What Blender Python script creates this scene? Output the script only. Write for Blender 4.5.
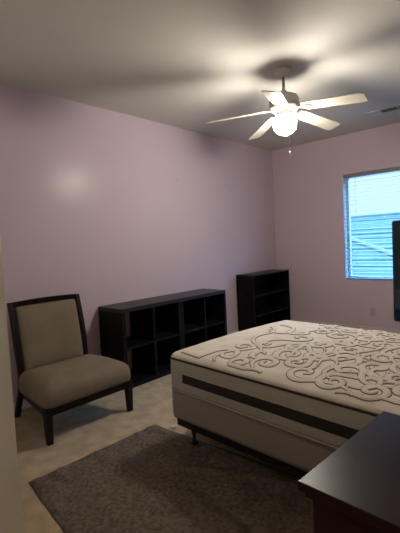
import bpy, bmesh, math, random
from mathutils import Vector, Matrix
random.seed(4)
S = bpy.context.scene
for o in list(bpy.data.objects): bpy.data.objects.remove(o)
COL = S.collection
PI = math.pi

# ------------------------------------------------------------------ camera
cam_d = bpy.data.cameras.new('camera'); cam = bpy.data.objects.new('camera', cam_d); COL.objects.link(cam)
cam_d.sensor_fit = 'HORIZONTAL'; cam_d.sensor_width = 36; cam_d.lens = 36*398.57/400; cam_d.clip_start = 0.02
r = Vector((0.73639877, 0.67476968, -0.04901759)); u = Vector((-0.00326751, 0.0759989, 0.99710255)); w = Vector((-0.67653985, 0.73410493, -0.05817032))
CAM = Vector((3.44481288, -2.19783028, 1.3485037))
M = Matrix((r, u, -w)).transposed().to_4x4(); M.translation = CAM
cam.matrix_world = M
S.camera = cam

# ------------------------------------------------------------------ world
def nodes(idb):
    idb.use_nodes = True; nt = idb.node_tree; nt.nodes.clear(); return nt, nt.nodes, nt.links
W = bpy.data.worlds.new('dusk_sky'); S.world = W
nt, N, L = nodes(W)
tc = N.new('ShaderNodeTexCoord'); sp = N.new('ShaderNodeSeparateXYZ'); rp = N.new('ShaderNodeValToRGB')
rp.color_ramp.elements[0].position = 0.24; rp.color_ramp.elements[0].color = (0.082, 0.12, 0.13, 1)
rp.color_ramp.elements[1].position = 0.48; rp.color_ramp.elements[1].color = (0.48, 1.35, 3.0, 1)
bg = N.new('ShaderNodeBackground'); bg.inputs['Strength'].default_value = 10.0
out = N.new('ShaderNodeOutputWorld')
L.new(tc.outputs['Generated'], sp.inputs[0]); L.new(sp.outputs['Z'], rp.inputs[0]); L.new(rp.outputs[0], bg.inputs['Color']); L.new(bg.outputs[0], out.inputs[0])

LAMP_STRENGTH = 172.0
S.view_settings.view_transform = 'Standard'; S.view_settings.look = 'None'
S.view_settings.exposure = 0.1; S.view_settings.gamma = 1.0; S.view_settings.use_curve_mapping = False

# ------------------------------------------------------------------ materials
def mat(name, col, rough=0.6, spec=0.5, metal=0.0, noise=0.0, nscale=30, bump=0.0, bscale=200, coat=0.0, col2=None, detail=4):
    m = bpy.data.materials.new(name); nt, N, L = nodes(m)
    o = N.new('ShaderNodeOutputMaterial'); b = N.new('ShaderNodeBsdfPrincipled'); L.new(b.outputs[0], o.inputs[0])
    b.inputs['Base Color'].default_value = (*col, 1); b.inputs['Roughness'].default_value = rough
    b.inputs['Specular IOR Level'].default_value = spec; b.inputs['Metallic'].default_value = metal; b.inputs['Coat Weight'].default_value = coat
    tc = N.new('ShaderNodeTexCoord')
    if noise or col2:
        n = N.new('ShaderNodeTexNoise'); n.inputs['Scale'].default_value = nscale; n.inputs['Detail'].default_value = detail
        L.new(tc.outputs['Object'], n.inputs['Vector'])
        rmp = N.new('ShaderNodeValToRGB'); rmp.color_ramp.elements[0].position = .32; rmp.color_ramp.elements[1].position = .68
        c2 = col2 or tuple(max(0, c*(1-noise)) for c in col)
        rmp.color_ramp.elements[0].color = (*c2, 1); rmp.color_ramp.elements[1].color = (*col, 1)
        L.new(n.outputs['Fac'], rmp.inputs[0]); L.new(rmp.outputs[0], b.inputs['Base Color'])
    if bump:
        n2 = N.new('ShaderNodeTexNoise'); n2.inputs['Scale'].default_value = bscale; n2.inputs['Detail'].default_value = 3
        L.new(tc.outputs['Object'], n2.inputs['Vector'])
        bp = N.new('ShaderNodeBump'); bp.inputs['Strength'].default_value = bump; bp.inputs['Distance'].default_value = .004
        L.new(n2.outputs['Fac'], bp.inputs['Height']); L.new(bp.outputs[0], b.inputs['Normal'])
    return m
def emit(name, col, s):
    m = bpy.data.materials.new(name); nt, N, L = nodes(m)
    o = N.new('ShaderNodeOutputMaterial'); e = N.new('ShaderNodeEmission'); e.inputs[0].default_value = (*col, 1); e.inputs[1].default_value = s
    L.new(e.outputs[0], o.inputs[0]); return m
m_wall = mat('mauve_paint', (0.605, 0.488, 0.540), .27, .13, bump=.10, bscale=90)
m_white = mat('off_white_paint', (0.82, 0.79, 0.67), .55, .3, bump=.1, bscale=90)
m_ceil = mat('ceiling_paint', (0.61, 0.59, 0.54), .9, .1, bump=.25, bscale=70)
m_trim = mat('trim_paint', (0.62, 0.58, 0.54), .4, .4)
m_carpet = mat('beige_carpet', (0.56, 0.435, 0.28), .95, .1, noise=.28, nscale=9, bump=1.0, bscale=260)
m_black = mat('black_brown_wood', (0.006, 0.005, 0.006), .5, .14, noise=.3, nscale=12)
m_black_lit_top = mat('black_brown_wood_lit_top', (0.011, 0.009, 0.010), .40, .42, noise=.3, nscale=12)  # same wood as the sides, made lighter and shinier so tops look lit
m_chairwood = mat('espresso_wood', (0.008, 0.005, 0.0045), .4, .25)
m_fabric = mat('taupe_microfibre', (0.25, 0.198, 0.135), .95, .15, noise=.14, nscale=7, bump=.4, bscale=400)
m_dresser = mat('dark_cherry_wood', (0.026, 0.008, 0.011), .30, .14, noise=.35, nscale=5)
m_frame = mat('black_steel', (0.010, 0.010, 0.011), .4, .5, metal=.3)
m_mside = mat('grey_quilted_side', (0.43, 0.40, 0.375), .9, .15, noise=.08, nscale=14, bump=.5, bscale=120)
m_box = mat('box_spring_cloth', (0.29, 0.25, 0.235), .9, .15, bump=.3, bscale=300)
m_band = mat('charcoal_band', (0.030, 0.026, 0.025), .8, .2)
m_pipe = mat('dark_piping', (0.035, 0.030, 0.030), .8, .2)
m_top = mat('cream_knit', (0.76, 0.70, 0.61), .92, .15, noise=.05, nscale=20, bump=.5, bscale=160)
m_emb = mat('taupe_stitching', (0.29, 0.23, 0.17), .9, .1)
m_embw = mat('cream_puff', (0.74, 0.68, 0.59), .9, .1)
m_fan = mat('white_enamel', (0.56, 0.52, 0.42), .35, .4)
m_lamp = emit('lit_lamp_glass', (1.0, 0.92, 0.80), LAMP_STRENGTH)
m_metal = mat('brushed_steel', (0.35, 0.34, 0.32), .35, .5, metal=.8)
m_vent = mat('vent_enamel', (0.55, 0.56, 0.56), .5, .3)
m_dark = mat('painted_slot_shade', (0.012, 0.014, 0.016), .9, .1)  # near-black stands in for shade inside the vent and socket slots
m_vinyl = mat('white_vinyl', (0.62, 0.66, 0.70), .45, .4)
m_slat = mat('blind_slat', (0.27, 0.25, 0.23), .5, .3)
m_plate = mat('outlet_plastic', (0.46, 0.36, 0.36), .45, .4)
m_tv = mat('screen_glass', (0.004, 0.014, 0.022), .15, .5)
m_tvb = mat('black_plastic', (0.006, 0.020, 0.030), .4, .4)
m_scrap = mat('white_paper', (0.7, 0.68, 0.64), .8, .2)
m_roof = mat('roof_tiles', (0.060, 0.068, 0.045), .8, .2, noise=.25, nscale=3)
m_cap = mat('pale_ridge_tiles', (0.13, 0.11, 0.07), .8, .2)
m_stucco = mat('stucco', (0.45, 0.42, 0.38), .9, .2)
m_ground = mat('gravel_ground', (0.2, 0.18, 0.15), .95, .1, noise=.3, nscale=4)
# glass
m_glass = bpy.data.materials.new('window_glass'); nt, N, L = nodes(m_glass)
o_ = N.new('ShaderNodeOutputMaterial'); mx = N.new('ShaderNodeMixShader'); tr = N.new('ShaderNodeBsdfTransparent'); gl = N.new('ShaderNodeBsdfGlossy')
tr.inputs[0].default_value = (.94, .97, 1, 1); gl.inputs['Roughness'].default_value = .02; mx.inputs[0].default_value = .05
L.new(tr.outputs[0], mx.inputs[1]); L.new(gl.outputs[0], mx.inputs[2]); L.new(mx.outputs[0], o_.inputs[0])
# rug: thick loops in flattened waves
m_rug = bpy.data.materials.new('grey_brown_shag'); nt, N, L = nodes(m_rug)
o_ = N.new('ShaderNodeOutputMaterial'); b = N.new('ShaderNodeBsdfPrincipled'); L.new(b.outputs[0], o_.inputs[0]); b.inputs['Roughness'].default_value = .95; b.inputs['Specular IOR Level'].default_value = .1
tc = N.new('ShaderNodeTexCoord'); nz = N.new('ShaderNodeTexNoise'); nz.inputs['Scale'].default_value = 45; nz.inputs['Detail'].default_value = 5
rp = N.new('ShaderNodeValToRGB'); rp.color_ramp.elements[0].color = (.09, .074, .058, 1); rp.color_ramp.elements[1].color = (.215, .178, .14, 1); rp.color_ramp.elements[0].position = .3; rp.color_ramp.elements[1].position = .7
L.new(tc.outputs['Object'], nz.inputs[0]); L.new(nz.outputs['Fac'], rp.inputs[0]); L.new(rp.outputs[0], b.inputs['Base Color'])
bp = N.new('ShaderNodeBump'); bp.inputs['Strength'].default_value = .9; bp.inputs['Distance'].default_value = .01; n3 = N.new('ShaderNodeTexNoise'); n3.inputs['Scale'].default_value = 140
L.new(tc.outputs['Object'], n3.inputs[0]); L.new(n3.outputs['Fac'], bp.inputs['Height']); L.new(bp.outputs[0], b.inputs['Normal'])

# ------------------------------------------------------------------ helpers
def box(bm, x0, x1, y0, y1, z0, z1, mi=0, mtx=None):
    vs = [bm.verts.new(Vector(c) if mtx is None else mtx @ Vector(c)) for c in ((x0,y0,z0),(x1,y0,z0),(x1,y1,z0),(x0,y1,z0),(x0,y0,z1),(x1,y0,z1),(x1,y1,z1),(x0,y1,z1))]
    for f in ((0,3,2,1),(4,5,6,7),(0,1,5,4),(1,2,6,5),(2,3,7,6),(3,0,4,7)):
        fc = bm.faces.new([vs[i] for i in f]); fc.material_index = mi
    return vs
def loft(bm, rings, cap=True, mi=0, closed=True):
    R = [[bm.verts.new(p) for p in ring] for ring in rings]
    n = len(R[0])
    for a, b_ in zip(R, R[1:]):
        for i in range(n if closed else n-1):
            j = (i+1) % n
            f = bm.faces.new((a[i], a[j], b_[j], b_[i])); f.material_index = mi
    if cap:
        for ring, fl in ((R[0], True), (R[-1], False)):
            f = bm.faces.new(list(reversed(ring)) if fl else ring); f.material_index = mi
    return R
def lathe(bm, prof, n=32, c=(0,0,0), mi=0):
    loft(bm, [[Vector((c[0]+max(rr, .0004)*math.cos(2*PI*i/n), c[1]+max(rr, .0004)*math.sin(2*PI*i/n), c[2]+z)) for i in range(n)] for rr, z in prof], True, mi)
def tube(bm, pts, rad, n=8, mi=0, cap=True):
    pts = [Vector(p) for p in pts]; rings = []; up = Vector((0,0,1))
    for i, p in enumerate(pts):
        t = (pts[min(i+1, len(pts)-1)] - pts[max(i-1, 0)]).normalized()
        a = t.cross(up)
        if a.length < 1e-3: a = t.cross(Vector((1,0,0)))
        a.normalize(); b_ = a.cross(t); rr = rad[i] if isinstance(rad, (list, tuple)) else rad
        rings.append([p + a*rr*math.cos(2*PI*k/n) + b_*rr*math.sin(2*PI*k/n) for k in range(n)])
    loft(bm, rings, cap, mi)
def prism(bm, secs, mi=0):
    """loft of rectangular sections: (centre, half-x vector, half-y vector)"""
    loft(bm, [[Vector(c)-a-b_, Vector(c)+a-b_, Vector(c)+a+b_, Vector(c)-a+b_] for c, a, b_ in secs], True, mi)
def rrect(hx, hy, rad, n=8, side=10):
    rad = max(min(rad, hx, hy), .0005); pts = []
    for cx, cy, a0 in ((hx-rad, hy-rad, 0), (-hx+rad, hy-rad, PI/2), (-hx+rad, -hy+rad, PI), (hx-rad, -hy+rad, 1.5*PI)):
        for k in range(n+1): a = a0 + PI/2*k/n; pts.append((cx+rad*math.cos(a), cy+rad*math.sin(a)))
    out = []; m = n+1
    for q in range(4):
        seg = pts[q*m:(q+1)*m]; out += seg
        a, b_ = seg[-1], pts[((q+1)*m) % len(pts)]
        for k in range(1, side): t = k/side; out.append((a[0]+(b_[0]-a[0])*t, a[1]+(b_[1]-a[1])*t))
    return out
def shells(bm, hx, hy, rad, levels, n=8, side=10, mi=0, fn=None, cap=True):
    rings = []
    for ins, z in levels:
        rings.append([(fn(x, y, z) if fn else Vector((x, y, z))) for x, y in rrect(hx-ins, hy-ins, rad-ins, n, side)])
    return loft(bm, rings, cap, mi)
def obj(name, bm, mats, parent=None, smooth=False, bevel=0.0, loc=None, kind=None, normals=True):
    if normals: bmesh.ops.recalc_face_normals(bm, faces=bm.faces)
    me = bpy.data.meshes.new(name); bm.to_mesh(me); bm.free()
    for m in (mats if isinstance(mats, (list, tuple)) else [mats]): me.materials.append(m)
    o = bpy.data.objects.new(name, me); COL.objects.link(o)
    if smooth:
        for p in me.polygons: p.use_smooth = True
    if bevel:
        md = o.modifiers.new('bevel', 'BEVEL'); md.width = bevel; md.segments = 2; md.limit_method = 'ANGLE'; md.angle_limit = .6
    if parent: o.parent = parent
    if loc: o.location = loc
    if kind: o['kind'] = kind
    return o
def tag(o, label, cat, group=None):
    o['label'] = label; o['category'] = cat
    if group: o['group'] = group
    return o
def thing(name, label, cat, loc=(0,0,0), rz=0, group=None):
    o = bpy.data.objects.new(name, None); COL.objects.link(o); o.empty_display_size = .1
    o.location = loc; o.rotation_euler = (0, 0, rz); return tag(o, label, cat, group)
def B(*boxes):
    bm = bmesh.new()
    for b_ in boxes: box(bm, *b_)
    return bm
def struct(name, bm, m, parent=None, **k):
    return obj(name, bm, m, parent, kind='structure' if parent is None else None, **k)

# ------------------------------------------------------------------ room
H = 2.752; D = 3.354; XR = 4.3; YB = -1.47; XE = 1.55; YE = -3.4; T = .15
WX0, WX1, WZ0, WZ1 = 1.125, 2.95, .718, 2.214
struct('floor', B((-T, XR+T, YE-T, D+T, -.1, 0)), m_carpet)
struct('ceiling', B((-T, XR+T, YE-T, D+T, H, H+.1)), m_ceil)
struct('wall_left', B((-T, 0, YB-T, D+T, 0, H)), m_wall)
struct('wall_window', B((0, WX0, D, D+T, 0, H), (WX1, XR+T, D, D+T, 0, H), (WX0, WX1, D, D+T, 0, WZ0), (WX0, WX1, D, D+T, WZ1, H)), m_wall)
struct('wall_right', B((XR, XR+T, YE-T, D, 0, H)), m_wall)
struct('wall_near', B((0, XE, YB-T, YB, 0, H)), m_white)
struct('wall_entry', B((XE-T, XE, YE, YB-T, 0, H)), m_white)
struct('wall_back', B((XE-T, XR, YE-T, YE, 0, H)), m_white)
struct('baseboard_left', B((0, .014, YB+.014, D-.014, 0, .085)), m_trim, bevel=.004)
struct('baseboard_window', B((0, XR, D-.014, D, 0, .085)), m_trim, bevel=.004)
struct('baseboard_right', B((XR-.014, XR, YE+.014, D-.014, 0, .085)), m_trim, bevel=.004)
struct('baseboard_near', B((.014, XE-.06, YB, YB+.014, 0, .085)), m_trim, bevel=.004)

struct('trim_1', B((WX0, WX0+.006, D+.001, D+.1, WZ0+.012, WZ1-.006), (WX1-.006, WX1, D+.001, D+.1, WZ0+.012, WZ1-.006), (WX0, WX1, D+.001, D+.1, WZ1-.006, WZ1)), m_vinyl)
# window
win = bpy.data.objects.new('window_1', None); COL.objects.link(win); win['kind'] = 'structure'; win.location = ((WX0+WX1)/2, D+.1, WZ0)
hw = (WX1-WX0)/2; wh = WZ1-WZ0
obj('window_frame', B((-hw, -hw+.045, .0, .05, 0, wh), (hw-.045, hw, 0, .05, 0, wh), (-hw+.045, hw-.045, 0, .05, 0, .05), (-hw+.045, hw-.045, 0, .05, wh-.05, wh), (-.025, .025, 0, .05, .05, wh-.05)), m_vinyl, win, bevel=.004)
obj('window_pane', B((-hw+.045, -.025, .022, .028, .05, wh-.05)), m_glass, win)
obj('window_pane', B((.025, hw-.045, .022, .028, .05, wh-.05)), m_glass, win)
obj('window_sill', B((-hw, hw, -.1, 0, 0.0, .012)), m_vinyl, win, bevel=.003)

# blinds
bl = thing('window_blind', 'white horizontal slat blind hanging open in the window', 'blind', ((WX0+WX1)/2, D+.045, WZ0+.012))
obj('headrail', B((-hw+.008, hw-.008, -.028, .028, wh-.06, wh-.014)), m_slat, bl, bevel=.004)
bm = bmesh.new(); n = 28; p0 = .05; p1 = wh-.085; tl = math.radians(9)
for i in range(n):
    z = p0+(p1-p0)*i/(n-1)
    rg = []
    for x in (-hw+.012, hw-.012):
        top = [Vector((x, s*.025*math.cos(tl), z + s*.025*math.sin(tl) + .002*(1-s*s))) for s in (-1, -.5, 0, .5, 1)]
        rg.append(top + [v-Vector((0, 0, .0022)) for v in reversed(top)])
    loft(bm, rg)
obj('slats', bm, m_slat, bl, normals=True)
obj('bottom_rail', B((-hw+.010, hw-.010, -.024, .024, .004, .022)), m_slat, bl, bevel=.004)
for x in (-hw+.16, 0, hw-.16):
    bm = bmesh.new()
    for y in (-.0255, .0255): tube(bm, [(x, y, .02), (x, y, wh-.06)], .0013, 6)
    obj('ladder_cord', bm, m_slat, bl)

# neighbouring house across the gap
nh = thing('neighbour_house', 'neighbouring house with a tiled roof seen through the blind', 'house', (0, 7.3, -3))
bm = bmesh.new(); sl = .55
ry, rz_ = 3.7, 4.93
def roofz(y): return rz_-(ry-y)*sl
rows = 16
for k in range(rows):
    y0 = ry-(k+1)*(ry+.4)/rows; y1 = y0+(ry+.4)/rows
    z0 = roofz(y0)+.03; z1 = roofz(y1)
    prism(bm, [((-9, (y0+y1)/2, (z0+z1)/2-.03), Vector((0, (y1-y0)/2, (z1-z0)/2)), Vector((0, 0, .03))), ((7, (y0+y1)/2, (z0+z1)/2-.03), Vector((0, (y1-y0)/2, (z1-z0)/2)), Vector((0, 0, .03)))])
obj('roof', bm, m_roof, nh)
bm = bmesh.new()
prism(bm, [((-9, ry+2, rz_-1.1-.05), Vector((0, 2, -1.1)), Vector((0, 0, .04))), ((7, ry+2, rz_-1.1-.05), Vector((0, 2, -1.1)), Vector((0, 0, .04)))])
obj('rear_roof', bm, m_roof, nh)
bm = bmesh.new(); tube(bm, [(-9, ry, rz_), (7, ry, rz_)], .07, 8); obj('ridge_cap', bm, m_roof, nh)
a = Vector((-2.6, 3.16, 0)); b2 = Vector((2.6, 0.15, 0)); a.z = roofz(a.y)+.03; b2.z = roofz(b2.y)+.03
bm = bmesh.new(); tube(bm, [a, b2], .075, 8); obj('diagonal_ridge_tiles', bm, m_cap, nh)['label'] = 'pale diagonal row of ridge tiles'
obj('house_wall', B((-8.7, 6.7, .1, 7.3, 0, 2.75)), m_stucco, nh)
struct('ground', B((-14, 14, D+T, 22, -3.1, -3.0)), m_ground)

# unseen fill lamp added behind the camera to brighten the bed side and rug
hl = thing('entry_fill_lamp', 'added round fill lamp, unseen in the entry behind the viewpoint', 'fill lamp', (2.7, -2.75, H))
bm = bmesh.new(); lathe(bm, [(.15, -.025), (.16, -.02), (.16, 0)], 40); obj('fill_lamp_base', bm, m_fan, hl, smooth=True)
bm = bmesh.new(); lathe(bm, [(.0, -.085), (.07, -.08), (.12, -.06), (.145, -.03), (.145, -.0255)], 40); obj('lamp_shade', bm, emit('fill_lamp_glow', (1.0, .84, .64), 30.0), hl, smooth=True)

# ceiling vent
cv = thing('ceiling_vent', 'slotted metal air vent in the ceiling above the window', 'vent', (1.98, 2.685, H))
bm = bmesh.new(); hx, hy = .27, .085
box(bm, -hx, hx, -hy, -hy+.02, -.008, 0); box(bm, -hx, hx, hy-.02, hy, -.008, 0); box(bm, -hx, -hx+.02, -hy+.02, hy-.02, -.008, 0); box(bm, hx-.02, hx, -hy+.02, hy-.02, -.008, 0)
for x in (-.10, .08): box(bm, x-.006, x+.006, -hy+.02, hy-.02, -.008, -.001)
obj('vent_frame', bm, m_vent, cv, bevel=.002)
obj('vent_shade_sheet', B((-hx+.02, hx-.02, -hy+.02, hy-.02, -.0012, -.0002)), m_dark, cv)  # flat dark sheet, shade behind the louvres put into its colour
bm = bmesh.new()
for (x0, x1, ang, nn) in ((-.248, -.108, .18, 7), (-.092, .072, 1.1, 4), (.088, .248, 1.1, 4)):
    for i in range(nn):
        y = -hy+.03+(2*hy-.06)*i/(nn-1)
        v = Vector((0, .011*math.cos(ang), .0035*math.sin(ang)/.8))
        prism(bm, [((x0, y, -.005), v, Vector((0, 0, .0006))), ((x1, y, -.005), v, Vector((0, 0, .0006)))])
obj('louvres', bm, m_vent, cv)

# outlet and nails
ol = thing('wall_outlet', 'small electrical outlet plate low on the wall below the window', 'outlet', (1.501, D, .30))
obj('cover_plate', B((-.035, .035, -.006, 0, -.057, .057)), m_plate, ol, bevel=.003)
for z in (-.022, .022):
    bm = bmesh.new(); box(bm, -.016, .016, -.009, -.006, z-.014, z+.014)
    for x in (-.006, .006): box(bm, x-.0012, x+.0012, -.0095, -.009, z-.004, z+.006, 1)
    obj('socket', bm, [m_plate, m_dark], ol)
for (y, z, lb) in ((1.208, 2.119, 'small nail in the mauve wall, the one further left above the long shelf'), (2.10, 2.118, 'small nail in the mauve wall nearer the corner, left of its close pair'), (2.165, 2.135, 'small nail in the mauve wall nearest the corner, right of its close pair')):
    bm = bmesh.new(); lathe(bm, [(.0025, 0), (.0025, .010), (.007, .0105), (.007, .013)], 10)
    bmesh.ops.rotate(bm, verts=bm.verts, cent=(0,0,0), matrix=Matrix.Rotation(PI/2, 3, 'Y'))
    tag(obj('wall_nail', bm, m_metal, loc=(0, y, z)), lb, 'nail')

# ------------------------------------------------------------------ ceiling fan
FX, FY = 1.704, .826
fan = thing('ceiling_fan', 'white five-blade ceiling fan with a lit glass lamp on the ceiling', 'ceiling fan', (FX, FY, H))
bm = bmesh.new(); lathe(bm, [(.012, -.052), (.03, -.05), (.055, -.038), (.072, -.018), (.075, 0)], 40); obj('canopy', bm, m_fan, fan, smooth=True)
bm = bmesh.new(); lathe(bm, [(.012, -.25), (.012, -.06)], 16); obj('downrod', bm, m_metal, fan, smooth=True)
bm = bmesh.new(); lathe(bm, [(.04, -.345), (.09, -.34), (.115, -.325), (.123, -.30), (.123, -.25), (.112, -.222), (.08, -.205), (.035, -.195), (.022, -.17), (.016, -.165)], 48); obj('motor_housing', bm, m_fan, fan, smooth=True)
bm = bmesh.new(); lathe(bm, [(.035, -.385), (.062, -.38), (.066, -.365), (.066, -.35), (.05, -.342)], 40); obj('light_fitter', bm, m_metal, fan, smooth=True)
bm = bmesh.new()
prof = [(.0, -.530), (.035, -.527), (.066, -.510), (.087, -.480), (.093, -.447), (.088, -.415), (.072, -.395), (.055, -.386)]
rings = []
for rr, z in prof:
    rings.append([Vector((max(rr, .0005)*(1+.035*math.cos(12*2*PI*i/96))*math.cos(2*PI*i/96), max(rr, .0005)*(1+.035*math.cos(12*2*PI*i/96))*math.sin(2*PI*i/96), z)) for i in range(96)])
loft(bm, rings); obj('lamp_shade', bm, m_lamp, fan, smooth=True)['label'] = 'glowing ribbed glass lamp shade'
bm = bmesh.new(); tube(bm, [(.052, -.042, -.365), (.064, -.052, -.38), (.068, -.055, -.42), (.068, -.055, -.69)], .0016, 6)
ch = obj('pull_chain', bm, m_fan, fan)
bm = bmesh.new(); lathe(bm, [(.002, 0), (.007, -.01), (.009, -.025), (.006, -.045), (.002, -.05)], 14, (.068, -.055, -.685)); obj('chain_knob', bm, m_fan, ch, smooth=True)
first = None; irn = None
for k in range(5):
    ang = -2.44 - k*2*PI/5
    if first is None:
        bm = bmesh.new(); rings = []
        for i in range(15):
            t = i/14; x = .165+.495*t
            hw2 = .058+.013*t
            if t > .93: hw2 *= math.sqrt(max(0, 1-((t-.93)/.075)**2))*.35+.65
            if t < .06: hw2 *= .75+.25*t/.06
            z = -.012*t
            rings.append([Vector((x, -hw2, z)), Vector((x, hw2, z)), Vector((x, hw2, z+.006)), Vector((x, -hw2, z+.006))])
        loft(bm, rings); bmesh.ops.rotate(bm, verts=bm.verts, cent=(0,0,0), matrix=Matrix.Rotation(math.radians(-12), 3, 'X'))
        first = obj('blade', bm, m_fan, fan, bevel=.0015)
        bm = bmesh.new()
        prism(bm, [((.095, 0, .002), Vector((0, .018, 0)), Vector((0, 0, .003))), ((.14, 0, .0), Vector((0, .014, 0)), Vector((0, 0, .003))), ((.18, 0, -.004), Vector((0, .030, -.006)), Vector((0, 0, .003))), ((.235, 0, -.005), Vector((0, .022, -.0045)), Vector((0, 0, .003)))])
        irn = obj('blade_bracket', bm, m_metal, first)
        bl_, br_ = first, irn
    else:
        bl_ = first.copy(); COL.objects.link(bl_); bl_.parent = fan
        br_ = irn.copy(); COL.objects.link(br_); br_.parent = bl_
    bl_.location = (0, 0, -.322); bl_.rotation_euler = (0, math.radians(5.2), ang)

# ------------------------------------------------------------------ cube shelves (two units end to end)
def grid_shelf(name, label, loc, width, height, depth, cols, rows_, side, inner, rz, back=False, group=None, colgap=True):
    t = thing(name, label, 'shelf unit', loc, rz, group)
    # local: x depth (0 wall..depth), y width
    for y in (0, width-side): obj('side_panel', B((0, depth, y, y+side, side, height-side)), m_black, t, bevel=.0015)
    obj('top_panel', B((0, depth, 0, width, height-side, height)), m_black_lit_top, t, bevel=.0015)
    obj('bottom_panel', B((0, depth, 0, width, 0, side)), m_black, t, bevel=.0015)
    cw = (width-2*side-(cols-1)*inner)/cols; rh = (height-2*side-(rows_-1)*inner)/rows_
    for c in range(1, cols):
        y = side+c*cw+(c-1)*inner; obj('divider', B((.002, depth-.002, y, y+inner, side, height-side)), m_black, t)
    for rr in range(1, rows_):
        z = side+rr*rh+(rr-1)*inner
        for c in range(cols):
            y = side+c*(cw+inner); obj('shelf', B((.002, depth-.002, y, y+cw, z, z+inner)), m_black, t)
    if back: obj('back_panel', B((.004, .010, side, width-side, side, height-side)), m_black, t)
    return t
grid_shelf('cube_shelf', 'black open four-cube shelf against the mauve wall, the unit beside the chair', (.016, 0, 0), .769, .77, .385, 2, 2, .038, .018, 0)
grid_shelf('cube_shelf', 'black open four-cube shelf against the mauve wall, the unit further from the chair', (.016, .771, 0), .769, .77, .385, 2, 2, .038, .018, 0)
grid_shelf('bookcase', 'taller black bookcase standing alone in the room corner', (.016, 2.262, 0), .955, .88, .29, 1, 3, .02, .018, 0, back=True)

# ------------------------------------------------------------------ chair
ch = thing('slipper_chair', 'armless taupe upholstered chair with dark wood frame by the left wall', 'chair', (.5, -.61, 0))
X = lambda x: x-.5
def yo(x, side):   # outer y of frame at depth x
    t = (x-.2)/(.82-.2); return side*(.30+.07*t)
for s in (-1, 1):
    yc = s*.283
    st = [(.125, 0), (.16, .09), (.215, .20), (.25, .28), (.258, .40), (.245, .55), (.222, .70), (.192, .84), (.165, .945)]
    bm = bmesh.new()
    prism(bm, [((X(x), yc+ (s*.012 if z > .5 else s*.004), z), Vector((.024-.006*abs(z-.35), 0, 0)), Vector((0, .018, 0))) for x, z in st])
    obj('back_post', bm, m_chairwood, ch, bevel=.003)
    bm = bmesh.new(); y0 = s*.347
    prism(bm, [((X(.797), y0-s*.0, 0), Vector((.018, 0, 0)), Vector((0, .020, 0))), ((X(.795), y0, .20), Vector((.026, 0, 0)), Vector((0, .025, 0))), ((X(.795), y0, .258), Vector((.026, 0, 0)), Vector((0, .025, 0)))])
    obj('leg', bm, m_chairwood, ch, bevel=.003)
    bm = bmesh.new()
    prism(bm, [((X(.27), s*.285, .235), Vector((0, .013, 0)), Vector((0, 0, .03))), ((X(.77), s*.352, .228), Vector((0, .013, 0)), Vector((0, 0, .03)))])
    obj('side_rail', bm, m_chairwood, ch, bevel=.002)
bm = bmesh.new(); prism(bm, [((X(.80), y, .228), Vector((.014, 0, 0)), Vector((0, 0, .03))) for y in (-.325, .325)]); obj('front_rail', bm, m_chairwood, ch, bevel=.002)
bm = bmesh.new(); prism(bm, [((X(.25), y, .24), Vector((.012, 0, 0)), Vector((0, 0, .03))) for y in (-.26, .26)]); obj('rear_rail', bm, m_chairwood, ch, bevel=.002)
bm = bmesh.new(); prism(bm, [((X(.172-.022*(1-(y/.3)**2)), y, .922+.008*(1-(y/.3)**2)), Vector((.013, 0, 0)), Vector((.006, 0, .024))) for y in [-.30+.06*i for i in range(11)]])
obj('top_rail', bm, m_chairwood, ch, bevel=.003)
# back cushion
bm = bmesh.new()
def backfn(x, y, z):  # x: along height (-.235..), y: across, z: thickness
    h = .645+x; fx = .258-.09*max(0, (h-.4)/.55)**1.3
    taper = 1.0
    return Vector((X(fx)+z-.028*(1-(y/.3)**2)*.6, y*taper, h))
shells(bm, .262, .266, .03, [(.012, -.022), (0, -.014), (0, .012), (.006, .026), (.02, .036), (.05, .044), (.10, .048), (.16, .050), (.21, .051)], 6, 12, fn=backfn)
obj('back_cushion', bm, m_fabric, ch, smooth=True)
# seat cushion
bm = bmesh.new()
def seatfn(x, y, z):
    t = (x+.28)/.56
    return Vector((X(.545)+x*1.0, y*(.86+.14*t), z + (.026*math.sin(PI*min(1, max(0, .15+t*.8))) if z > .3 else 0)))
shells(bm, .288, .384, .07, [(.02, .250), (.006, .262), (0, .285), (0, .325), (.008, .352), (.022, .374), (.045, .392), (.075, .404), (.12, .414), (.18, .420), (.24, .423), (.275, .424)], 8, 14, fn=seatfn)
sc = obj('seat_cushion', bm, m_fabric, ch, smooth=True)

# ------------------------------------------------------------------ rug
bm = bmesh.new()
A = Vector((1.135, -1.262)); ex = Vector((1, -.045)).normalized(); ey = Vector((.025, 1)).normalized(); RL, RW = 1.76, .955
nx, ny = 200, 96
from mathutils import noise as NZ
def rugp(i, j):
    uu, vv = i/nx, j/ny
    wob = .003*NZ.noise(Vector((uu*RL*7, vv*RW*7, 0)))
    p = (Vector((1.135, -1.262))*(1-uu)+Vector((2.88, -1.50))*uu)*(1-vv) + (Vector((1.165, -.312))*(1-uu)+Vector((2.88, -.22))*uu)*vv
    if 0 in (i, j) or i == nx or j == ny: p = p + Vector((wob, wob))
    # rounded far-left corner
    e = min(uu*RL, (1-uu)*RL, vv*RW, (1-vv)*RW)
    q = Vector((uu*RL*6, vv*RW*6, .3)); d_ = NZ.noise(q)*2.2
    wv = math.sin((vv*RW*30 + d_*2.0 + math.sin(uu*RL*9+vv*5)*1.1))
    z = .018*min(1, (e/.03))**.5 + .008*wv*min(1, e/.03) + .002*NZ.noise(Vector((uu*90, vv*50, 2)))
    if e == 0: z = .003
    return Vector((p.x, p.y, max(.002, z)))
G = [[bm.verts.new(rugp(i, j)) for j in range(ny+1)] for i in range(nx+1)]
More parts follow.
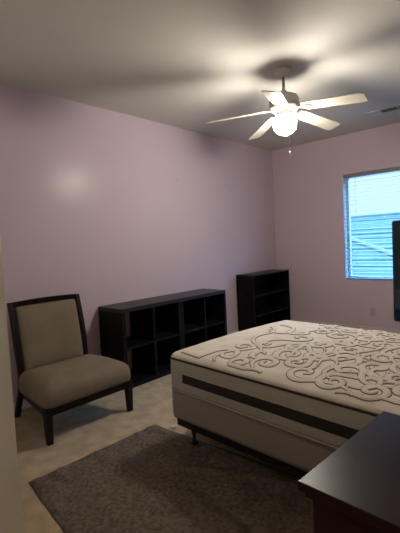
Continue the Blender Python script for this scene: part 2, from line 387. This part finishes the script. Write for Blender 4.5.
for i in range(nx):
    for j in range(ny): bm.faces.new((G[i][j], G[i+1][j], G[i+1][j+1], G[i][j+1]))
border = [G[i][0] for i in range(nx+1)] + [G[nx][j] for j in range(1, ny+1)] + [G[i][ny] for i in range(nx-1, -1, -1)] + [G[0][j] for j in range(ny-1, 0, -1)]
low = [bm.verts.new((v.co.x, v.co.y, .0006)) for v in border]
for i in range(len(border)): j = (i+1) % len(border); bm.faces.new((border[j], border[i], low[i], low[j]))
bm.faces.new(low)
tag(obj('shag_rug', bm, m_rug, smooth=True), 'grey-brown shaggy rug lying on the beige carpet beside the bed', 'rug')

bm = bmesh.new(); bmesh.ops.create_icosphere(bm, subdivisions=2, radius=.021)
for v in bm.verts: v.co *= 1+.35*NZ.noise(v.co*90); v.co.z = v.co.z*.6+.010
tag(obj('paper_scrap', bm, m_scrap, loc=(1.322, -.262, 0)), 'tiny crumpled white scrap on the carpet by the bed corner', 'scrap')

# ------------------------------------------------------------------ bed
BL, BW = 1.90, 1.37
def place(o, rz, corner):   # local origin = near left corner of the bed
    o.location = corner; o.rotation_euler = (0, 0, rz)
bf = thing('bed_frame', 'black steel bed frame on short legs under the box spring', 'bed frame', (1.515, -.405, 0), math.radians(-2.0))
for (x0, x1, y0, y1) in ((.0, BL, 0, .035), (.0, BL, BW-.035, BW)):
    bm = bmesh.new(); yy = y0 if y0 == 0 else y1-.004
    box(bm, x0, x1, yy, yy+.004, .135, .185); box(bm, x0, x1, y0, y1, .181, .185); obj('side_rail', bm, m_frame, bf)
for x in (.14, BL-.18): obj('cross_rail', B((x-.016, x+.016, .005, BW-.005, .174, .1805)), m_frame, bf)
obj('middle_rail', B((.14, BL-.18, BW/2-.02, BW/2+.02, .168, .1735)), m_frame, bf)
for x in (.12, BL-.20):
    for y in (.035, BW-.035, BW/2):
        bm = bmesh.new(); g0 = .030 if y < .1 and x < 1 else 0; lathe(bm, [(.028, g0), (.030, g0+.008), (.016, g0+.016), (.011, g0+.025), (.011, .095), (.017, .098), (.017, .1675)], 16, (x, y, 0))
        obj('leg', bm, m_frame, bf, smooth=False)
bs = thing('box_spring', 'taupe cloth box spring on the black bed frame', 'box spring', (1.470, -.425, .1860), math.radians(-2.4))
bm = bmesh.new(); shells(bm, BL/2, BW/2, .05, [(.03, .0), (.004, .006), (0, .03), (-.001, .10), (0, .18), (.004, .193), (.02, .1985)], 8, 12)
bmesh.ops.translate(bm, verts=bm.verts, vec=(BL/2, BW/2, 0)); obj('box_cover', bm, m_box, bs, smooth=True)
bm = bmesh.new(); pr = rrect(BL/2+.001, BW/2+.001, .05, 8, 12)
tube(bm, [(x+BL/2, y+BW/2, .195) for x, y in pr]+[(pr[0][0]+BL/2, pr[0][1]+BW/2, .195)], .004, 6); obj('welt_cord', bm, m_mside, bs)

mt = thing('mattress', 'cream pillow-top mattress with swirling stitched scrolls on the box spring', 'mattress', (1.478, -.428, .386), math.radians(-4.2))
MW, ML = 1.35, BL
bm = bmesh.new(); shells(bm, ML/2, MW/2, .05, [(.03, 0), (.006, .004), (0, .02), (-.003, .06), (-.003, .15), (0, .20), (.004, .212)], 8, 16, cap=True)
bmesh.ops.translate(bm, verts=bm.verts, vec=(ML/2, MW/2, 0)); obj('side_panel', bm, m_mside, mt, smooth=True)
for zz, rd, nm in ((.212, .0065, 'top_piping'), (.006, .005, 'bottom_piping')):
    bm = bmesh.new(); pr = rrect(ML/2+.001, MW/2+.001, .05, 8, 16)
    tube(bm, [(x+ML/2, y+MW/2, zz) for x, y in pr]+[(pr[0][0]+ML/2, pr[0][1]+MW/2, zz)], rd, 8)
    obj(nm, bm, m_pipe if nm == 'top_piping' else m_mside, mt, smooth=True)
# dark band on both long sides
for yy, s in ((-.0045, -1), (MW+.0045, 1)):
    bm = bmesh.new(); box(bm, .15, ML-.15, yy-.002, yy+.002, .070, .125); obj('side_band', bm, m_band, mt)['label'] = 'charcoal band along the side'
def topz(x, y):   # local bed coords, height of the soft top
    cx, cy = x-ML/2, y-MW/2
    hx, hy, rd = ML/2, MW/2, .06
    qx, qy = max(abs(cx)-(hx-rd), 0), max(abs(cy)-(hy-rd), 0)
    d = min(hx-abs(cx), hy-abs(cy)) if (qx == 0 or qy == 0) else rd-math.hypot(qx, qy)
    d = max(d, 0)
    z = .216 + .036*(1-(1-min(d/.10, 1))**2)**.5 + .036*max(0, 1-(cy/hy)**2)*min(1, .35+min(hx-abs(cx), .25)/.25*.65)
    # quilting dimples in a loose diagonal grid
    f = min(1, d/.12)
    gx, gy = x/.155, y/.23
    if int(math.floor(gx+.5)) % 2: gy += .5
    dx, dy = (gx-math.floor(gx+.5))*.155, (gy-math.floor(gy+.5))*.23
    plain = .45 if x > .52 else 1
    z -= .011*f*plain*math.exp(-(dx*dx+dy*dy)/(2*.024**2))
    z += .0035*f*NZ.noise(Vector((x*6, y*6, 1)))
    return z
bm = bmesh.new(); rings = []
for k in range(46):
    ins = 0 if k == 0 else min((k/45)**1.25*(MW/2-.001), MW/2-.001)
    rings.append([Vector((x+ML/2, y+MW/2, topz(x+ML/2, y+MW/2) if k else .212)) for x, y in rrect(ML/2-ins, MW/2-ins, .06-ins*.5, 10, 44)])
loft(bm, rings, cap=True)
# scroll stitching laid over the knit: pairs of stitched lines with a puffed band between
def stitch(pts, wd=.019):
    P = [Vector((x, y)) for x, y in pts if .02 < x < ML-.02 and .035 < y < MW-.03]
    if len(P) < 4: return
    Lf, Rt, Md = [], [], []
    for i, p in enumerate(P):
        t = (P[min(i+1, len(P)-1)]-P[max(i-1, 0)])
        if t.length < 1e-6: return
        t.normalize(); nn = Vector((-t.y, t.x)); q = i/(len(P)-1); ww = wd*(math.sin(PI*min(max(q, .04), .96))**.5)
        for arr, s in ((Lf, 1), (Rt, -1), (Md, 0)):
            a = p+nn*ww*s; arr.append(Vector((a.x, a.y, topz(a.x, a.y)+(.0035 if s == 0 else .0016))))
    tube(bm, Lf, .0030, 5, 1); tube(bm, Rt, .0030, 5, 1)
    rg = []
    for l_, m_, r_ in zip(Lf, Md, Rt): rg.append([l_, (l_+m_)/2+Vector((0,0,.0045)), m_+Vector((0,0,.004)), (m_+r_)/2+Vector((0,0,.0045)), r_])
    loft(bm, rg, cap=False, mi=2, closed=False)
def scroll(x, y, a, R0, turns, hand, tail):
    """spiral centred on x,y with an S tail leaving at angle a"""
    pts = []; n = int(26*turns)
    for i in range(n+1):
        t = i/n; rr = R0*(.16+.84*t); th = a - hand*turns*2*PI*(1-t); pts.append((x+rr*math.cos(th), y+rr*math.sin(th)))
    px, py = pts[-1]; th = a+hand*PI/2; L_ = tail/16
    for i in range(16): th -= hand*(.03+i*.012)*(1.6 if tail > .3 else 1); px += L_*math.cos(th); py += L_*math.sin(th); pts.append((px, py))
    stitch(pts)
rs = random.Random(11)
spots = []
for _ in range(4000):
    x = rs.uniform(.40, 1.46); y = rs.uniform(.07, MW-.09)
    if y > .55 and x < .50: continue
    if all(math.hypot(x-a_, y-b_) > .145 for a_, b_ in spots): spots.append((x, y))
for i, (x, y) in enumerate(spots):
    scroll(x, y, rs.uniform(0, 2*PI), rs.uniform(.065, .11), rs.choice((1.0, 1.3, 1.6)), rs.choice((1, -1)), rs.uniform(.25, .5))
for k in range(7):  # long stems
    x, y = rs.uniform(.5, .8)+k*.13, .12+rs.uniform(0, .1); th = 1.2+rs.uniform(-.5, .3); pts = []
    for i in range(46): pts.append((x, y)); th += .12*math.sin(i*.21+k); x += .019*math.cos(th); y += .019*math.sin(th)
    stitch(pts, .013)
obj('pillow_top', bm, [m_top, m_emb, m_embw], mt, smooth=True, normals=False)

# ------------------------------------------------------------------ dresser in the foreground
dr = thing('dresser', 'dark cherry wood dresser with glossy top in the right foreground', 'dresser', (2.964, -1.366, 0), math.radians(-3.5))
DL = 1.22; DD = .525; DZ = .76
obj('dresser_top', B((0, DL, 0, DD, DZ-.024, DZ)), m_dresser, dr, bevel=.003)
obj('top_moulding', B((.012, DL-.012, .012, DD-.012, DZ-.040, DZ-.0245)), m_dresser, dr, bevel=.003)
obj('dresser_body', B((.025, DL-.025, .025, DD-.025, .09, DZ-.0405)), m_dresser, dr, bevel=.003)
obj('plinth', B((.015, DL-.015, .015, DD-.015, 0, .0895)), m_dresser, dr, bevel=.004)

# ------------------------------------------------------------------ screen past the bed
tv = thing('television', 'large dark flat screen on a floor stand in front of the window', 'television', (3.03, 1.47, 0), math.radians(1))
bm = bmesh.new()
shells(bm, .70, .435, .02, [(.003, -.022), (0, -.018), (0, .018), (.003, .022)], 5, 3, fn=lambda x, y, z: Vector((x+.015, z, y+1.025)))
obj('screen_casing', bm, m_tvb, tv, bevel=0)
obj('screen_panel', B((-.672, .702, -.0235, -.0221, .602, 1.448)), m_tv, tv)
obj('stand_pole', B((-.03, .03, .023, .06, .02, 1.2)), m_tvb, tv, bevel=.004)
obj('stand_base', B((-.32, .32, -.14, .22, 0, .0195)), m_tvb, tv, bevel=.004)
